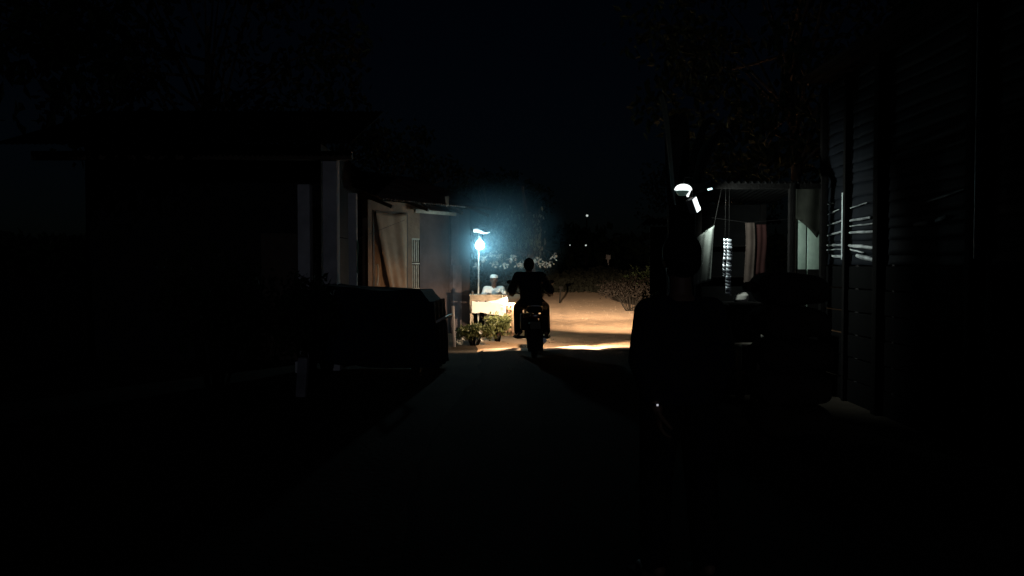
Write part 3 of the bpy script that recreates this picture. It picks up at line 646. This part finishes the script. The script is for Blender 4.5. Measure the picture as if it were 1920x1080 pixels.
tag(hp, "small pale gourd hanging below the kiosk counter", "gourd")
# kiosk lamps
g1 = thing("hanging_lamp", "dome lamp glowing white with a greenish globe at the kiosk's left eave", "lamp", (1.91, 8.95, 2.36), R(8))
MB().loft([((.0, 0, -.03), .085, .06, None), ((.0, 0, -.055), .08, .055, None), ((-.01, 0, -.085), .045, .04, None)]).build("globe", GLOBE, g1)
def dome(u, v):
    a = -math.pi + 2 * math.pi * u; r = .10 * math.sin(R(88) * v + .02); return Vector((r * math.cos(a) + .02 * v * 0, r * .7 * math.sin(a), -.025 + .07 * math.cos(R(88) * v)))
MB().grid(dome, 26, 8).build("dome", FLOOD, g1, solid=.003)
MB().loft([((.045, -.02, -.10), .010, .010, None), ((.045, -.025, -.06), .022, .018, None), ((.045, -.02, -.02), .04, .03, None)]).build("glass_drop", FLOOD, g1)
MB().tube([(0, 0, .05), (0.02, 0, .12), (.15, .1, .13)], .006, 6).build("wire", RUBBER, g1)
g2 = thing("floodlight", "tilted box floodlight lit white on its right face, below the dome lamp", "lamp", (2.02, 8.95, 2.165), 0)
rot = Matrix.Rotation(R(-12), 3, 'Y') @ Matrix.Rotation(R(-42), 3, 'Z') @ Matrix.Rotation(R(16), 3, 'X')
MB().box((0, 0, 0), (.085, .105, .165), rot, .008).build("housing", mat("grey_enamel", (.25, .25, .26), .5), g2)
MB().box(tuple(rot @ Vector((.046, 0, 0))), (.006, .096, .156), rot, .002).build("lens", FLOOD, g2)
MB().tube([(0, .02, .07), (.0, .05, .17), (.02, .2, .20)], .006, 6).build("bracket", RUBBER, g2)
lamp("floodlight_light", 'SPOT', (.09, -.03, 0), 75, (.86, 1.0, .95), g2, (1, .34, -.36), .03, 124, .8)
g3 = thing("hanging_lamp", "small slanted tube lamp under the kiosk roof, right of the floodlight", "lamp", (2.22, 9.0, 2.352))
MB().cyl((-.025, 0, -.006), (.025, 0, .006), .011).build("tube", COOLTUBE, g3); MB().tube([(0, .01, .01), (0, .05, .06)], .004, 6).build("wire", RUBBER, g3)

# ---------------------------------------------------------------- right: green door, tin shed
gd = thing("door", "pale green two-leaf door between the kiosk and the tin shed", "door", (3.40, 9.62, 0))
for x0, wd in ((0, .125), (.142, .16)):
    lf = MB().box((x0 + wd / 2, 0, 1.25), (wd, .035, 2.3), bev=.004).build("door_leaf", GREENP, gd)
MB().box((.0625, -.020, .74), (.121, .008, 1.42)).box((.222, -.020, .74), (.156, .008, 1.42)).build("shade_panel", BLACKWOOD, gd)  # black panels painting shade over the lower door leaves
MB().box((-.03, .0, 1.25), (.05, .07, 2.5)).box((.335, 0, 1.25), (.05, .07, 2.5)).box((.15, 0, 2.48), (.31, .07, .05)).build("door_frame", DARKWOOD, gd)
def shadow_shape(u, v):  # dark sheet painting the diagonal shadow across the door top
    x = 3.38 + .36 * u; bot = 2.06 - .24 * min(1, (x - 3.38) / .26) ** 1.2 + .20 * max(0, (x - 3.64) / .10)
    return Vector((x, 9.55 + .012 * math.sin(u * 9 + v), 2.50 + (bot - 2.50) * v))
tag(MB().grid(shadow_shape, 30, 10).build("shadow_sheet", mat("shadow_olive", (.035, .036, .028), .9), None, solid=.004), "dull olive sheet standing for the diagonal shadow on the green door", "cloth")
sh = thing("shed", "tall shed of lapped horizontal corrugated tin at the right of the lane", "shed", (3.72, 9.25, 0))
BOARD = mat("black_tin", (0.009, 0.011, 0.015), 0.7, 0.0, col2=(0.005, 0.006, 0.008), scale=3)
GLINT = mat("painted_highlight", (0.66, 0.68, 0.67), 0.5, 0.3, col2=(0.13, 0.14, 0.15), scale=5)
for a, b_, off in ((.16, -.36, 0), (-.42, -1.16, .008), (-1.3, -2.8, .0), (-2.9, -5.6, .004)):
    k = 0; z = 1.5
    while z < 3.6:
        h_ = .13 + .03 * math.sin(k * 2.3 + a); MB().grid(lambda u, v: Vector((off - .014 * (1 - v) - .004 * noise.noise(Vector((u * 5, k, a))), a + (b_ - a) * u, z + h_ * v + .006 * math.sin(u * 5 + k))), 10, 3).build("tin_sheet", BOARD, sh, solid=.002)
        z += h_ - .005; k += 1
    for k in range(6): MB().box((-.02 + .006 * (k % 2), (a + b_) / 2, .12 + .25 * k), (.025, abs(b_ - a) - .01, .235), bev=.004).build("plank", mat("shade_plank", (.002, .002, .002), 1.0), sh)  # near-black boards standing for shade on the lower wall
def glint_lath(y0, y1, z0, z1, th, m=GLINT):  # pale strips painting the highlights along the tin ridges
    pts = [(-.028, y0 + (y1 - y0) * t / 6, z0 + (z1 - z0) * t / 6 + .002 * math.sin(t * 1.7 + z0 * 9)) for t in range(7)]
    MB().tube(pts, [th * 1.15 * (.6 + .4 * math.sin(math.pi * (t + .8) / 7.6)) for t in range(7)], 8).build("glint_lath", m, sh)
for q in ((.12, -.02, 2.21, 2.21, .008), (.12, -.20, 2.09, 2.13, .006), (.12, -.33, 1.965, 2.0, .009), (.12, -.33, 1.845, 1.88, .011), (.13, -.33, 1.73, 1.725, .012), (.14, -.33, 1.675, 1.68, .007),
          (-.03, -.33, 1.60, 1.595, .016), (-.50, -.90, 2.12, 2.15, .006), (-.50, -1.0, 1.985, 1.99, .013), (-.50, -1.15, 1.925, 1.925, .007), (-.47, -1.15, 1.855, 1.84, .013), (-.47, -1.1, 1.715, 1.675, .017), (-.50, -.85, 1.67, 1.63, .008), (-.68, -1.1, 1.60, 1.55, .022),
          (-1.9, -2.15, 1.87, 1.875, .018), (-2.28, -2.45, 1.885, 1.91, .020), (-2.1, -2.7, 2.06, 2.12, .010)):
    glint_lath(*q)
MB().box((-.05, -1.20, 1.90), (.02, .02, .14), bev=.003).build("glint_lath", GLINT, sh)
MB().box((1.6, -2.8, 1.78), (3.0, 5.5, 3.56)).build("shed_core", DARK, sh, smooth=False)
for y, wd, m in ((-.38, .038, STEEL), (-.45, .06, BLACKWOOD), (-1.25, .10, BLACKWOOD), (-2.85, .07, BLACKWOOD), (-5.6, .1, BLACKWOOD), (.20, .07, BLACKWOOD)):
    MB().box((-.05, y, 1.8 if m is not STEEL else 1.93), (wd, wd, 3.6 if m is not STEEL else .74), bev=.004).build("batten", m, sh)
MB().grid(lambda u, v: tinroof(u, v, -.35, 3.4, -5.9, .3, 3.72, 3.66), 120, 4).build("roof", DARKTIN, sh, solid=.004)
MB().tube([(-.06, -2.95, 1.55), (-.06, -2.95, 3.55)], .028).build("downpipe", mat("dull_pipe", (.3, .28, .3), .5), sh)

# sacks stack
for i in range(5):
    s_ = MB().sph((0, 0, 0), 1.0, 18)
    for v in s_.bm.verts:
        c3 = v.co.copy(); v.co = Vector([math.copysign(abs(q) ** e, q) * w_ for q, w_, e in zip(c3, (.35 - .008 * i, .26, .150), (.62, .6, .62))])
        v.co += Vector((0, 0, .02)) * noise.noise(v.co * 5) * 2; v.co.x += .02 * noise.noise(v.co * 7)
    for sx in (-1, 1): s_.sph((sx * .35, .1, .02), (.05, .04, .05), 6)
    o = s_.build("sack", SACK, None, remesh=.02); o.location = (2.44 + .02 * math.sin(i * 4), 7.0 + .02 * math.cos(i * 3), .15 + .285 * i); o.rotation_euler = (0, 0, R(8 * math.sin(i * 5)))
    tag(o, ("bottom sack", "second lowest sack", "middle sack", "second highest sack", "topmost sack")[i] + " of the dark stack in front of the kiosk", "sack", "dark sacks stacked in front of the kiosk")

# standing person, foreground
px_ = thing("person", "large dark silhouette of a person standing in the right foreground", "person", (.79, 3.75, 0), R(10))
Jp = J_(pelvis=(0, 0, .93), chest=(0, .0, 1.17), neck=(.0, .0, 1.37), head=(.0, .01, 1.525), sl=(.150, 0, 1.275), sr=(-.150, 0, 1.275), el=(.195, -.02, 1.06), er=(-.192, -.01, 1.06),
        wl=(.18, .07, .83), wr=(-.14, -.08, .84), dl=(0, .15, -1), dr=(.1, .1, -1), nl=(-1, 0, 0), nr=(1, 0, 0), hl=(.09, 0, .90), hr=(-.09, 0, .90), kl=(.115, .02, .50), kr=(-.105, .03, .50),
        al=(.13, -.02, .085), ar=(-.12, 0, .085), tl=(.15, .12, .04), tr=(-.14, .14, .04), curl=.45)
Jp = {k: (Vector((-v.x, -v.y, v.z)) if isinstance(v, Vector) and False else v) for k, v in Jp.items()}
Jp['sl'], Jp['sr'] = Jp['sr'], Jp['sl']
for a in ('e', 'w', 'd', 'n', 'h', 'k', 'a', 't'): Jp[a + 'l'], Jp[a + 'r'] = Jp[a + 'r'], Jp[a + 'l']
body(px_, Jp, head_dir=(0, 1, 0), voxel=.007); shirt(px_, Jp, DARKSHIRT, 1.66, .018, hem=-.30); trousers(px_, Jp, DARKTROUSER, .02)
hair(px_, Jp['head'], (0, 1, 0), puff=.008); sandals(px_, Jp)
wt = MB().torus((-.151, -.075, .865), .031, .006, axis='Z', n=20, k=6).build("added_watch", RUBBER, px_)
MB().box((-.1515, -.112, .865), (.009, .004, .009), None, .001).build("glint_dot", mat("painted_glint", (.8, .8, .8), .3, emit=(.9, .9, 1), estr=.45), wt)  # glowing dot painting a white glint; the watch is added to carry it

# ---------------------------------------------------------------- right hut beyond, far things
rh = thing("house", "low brown hut behind the standing silhouette, right of the lit lane", "house", (2.04, 12.6, 0), R(-14))
MB().box((1.0, .5, 1.05), (1.75, 1.0, 2.1), bev=.01).build("wall", mat("dull_brown_plaster", (.13, .095, .09), .95, col2=(.09, .065, .06)), rh, smooth=False)  # wall in a dull brown tone
MB().box((.75, -.02, .9), (.6, .05, 1.8), bev=.006).build("door", DARKWOOD, rh)
MB().grid(lambda u, v: tinroof(u, v, -.02, 2.1, -.25, 1.2, 2.12, 2.3), 140, 4).build("roof", DARKTIN, rh, solid=.004)
bush((2.30, 11.9), .28, .95, "dark bush at the near corner of the brown hut", 1100, .07, LEAF, rx=.30)
bush((3.9, 26), .6, .9, "dark bush at the right edge of the lane far ahead", 1300, .1, mat("dry_leaf", (.0025, .0015, .001), .8), rx=.9)
bush((6.0, 30), 1.0, 1.5, "tall dark bush behind the smaller one far along the lane", 1500, .12, LEAF, rx=1.6)
sp_ = MB().tube([(0, 0, 0), (.01, 0, .8), (0, 0, 1.95)], [.07, .06, .06], 8).box((0, -.07, 2.0), (.30, .03, .28)).build("sign_post", mat("weathered_post", (.3, .28, .3), .9)); sp_.location = (6.0, 50, 0)
tag(sp_, "thin dull signpost beyond the lit part of the lane", "signpost")
w2 = MB().box((0, 0, .32), (.06, .06, .66), Matrix.Rotation(R(5), 3, 'Y'), .01).box((.03, 0, .62), (.16, .05, .08), None, .01).build("wooden_post", mat("black_post_wood", (.003, .003, .003), 1.0)); w2.location = (1.90, 31.5, 0)  # post in a near-black tone
tag(w2, "short dark wooden post standing beside the far lit sand", "post")

def street_lamp(x, y, z, r, label):
    t = thing("street_lamp", label, "street lamp", (x, y, 0), 0, "distant lamps beyond the lane")
    MB().tube([(0, .3, 0), (0, .3, z), (0, .1, z + .25), (0, 0, z + .2)], [.07, .05, .03, .03], 8).build("pole", BLACKWOOD, t)
    MB().sph((0, 0, z), (r, r, r * .9), 8).build("bulb", DOT, t); return t
street_lamp(5.62, 60, 5.2, .09, "distant lamp shining highest above the end of the lane")
street_lamp(4.2, 58, 2.95, .045, "fainter distant lamp low to the left of its neighbour")
street_lamp(5.35, 58, 2.93, .065, "distant lamp low on the right, below the highest one")

# trees
tree((-6.5, 17), 9, 3.2, "big dark tree rising behind the hut and veranda house", 80, 60, .22)
tree((-6.2, 8), 8, 2.6, "dark tree overhanging the left edge of the picture", 70, 60, .2)
tree((5.4, 15), 8.5, 3.0, "big dark tree rising behind the kiosk", 80, 60, .22)
tree((8.0, 9.5), 9, 3.0, "dark tree standing behind the tin shed", 70, 60, .22)
tree((-1.0, 47), 7, 3.2, "far dark tree at the left of the distant lamps", 60, 50, .3)
tree((12.5, 52), 9, 4.2, "far dark tree at the right of the distant lamps", 60, 50, .3)
tree((-5.5, 34), 7.5, 3.4, "dark tree standing far behind the stall", 60, 50, .28)
b = MB()
for i in range(7000):
    x = random.uniform(-3, 11); h = 1.25 + .35 * noise.noise(Vector((x * .9, 2, 0))); leaf(b, Vector((x, random.uniform(43, 44.5), random.uniform(0, 1) * h)), .22, .16, rv(), rv())
tag(b.build("dark_screen", mat("dark_screen_leaf", (.006, .007, .005), .9), smooth=False), "low black leaf screen added to darken the far end of the lane", "dark_screen", kind='stuff')  # leaf screen added to keep the far lane dark
b = MB()
for i in range(9000):
    x = random.uniform(-90, 90); y = random.uniform(92, 110); h = 5 + 2.5 * noise.noise(Vector((x * .08, 0, 0))) + 1.5 * noise.noise(Vector((x * .3, 3, 0)))
    leaf(b, Vector((x, y, random.uniform(0, 1) ** .7 * h)), 1.3, .9, rv(), rv())
tag(b.build("treeline", LEAF, smooth=False), "far dark line of trees closing the end of the lane", "trees", kind='stuff')
# banana plant by the kiosk eave
def banana(x, y, specs, label):
    t = thing("banana_plant", label, "plant", (x, y, 0)); MB().tube([(0, 0, 0), (.03, 0, 1.2), (0, 0, 2.0)], [.10, .08, .05], 10).build("stem", BARK, t)
    for az, L, wd, up in specs:
        dx, dy = math.cos(R(az)), math.sin(R(az))
        def f(u, v):
            s = u * L; hh = 1.9 + up * math.sin(min(u * 1.9, 2.6)) ; o_ = (v - .5) * wd * math.sin(math.pi * min(1, .08 + u * .92)) ** .6
            return Vector((dx * s * .6 - dy * o_, dy * s * .6 + dx * o_, hh + .4 * u * (1 - u) - abs(v - .5) * .12))
        MB().grid(f, 24, 6).build("leaf_blade", BANANA, t, solid=.003)
banana(2.35, 11.4, ((185, .55, .26, 2.0), (20, 1.6, .4, 1.5), (80, 1.2, .35, 1.8), (330, 1.0, .3, 1.6)), "banana plant with tall blades behind the kiosk roof")
# overhead cable
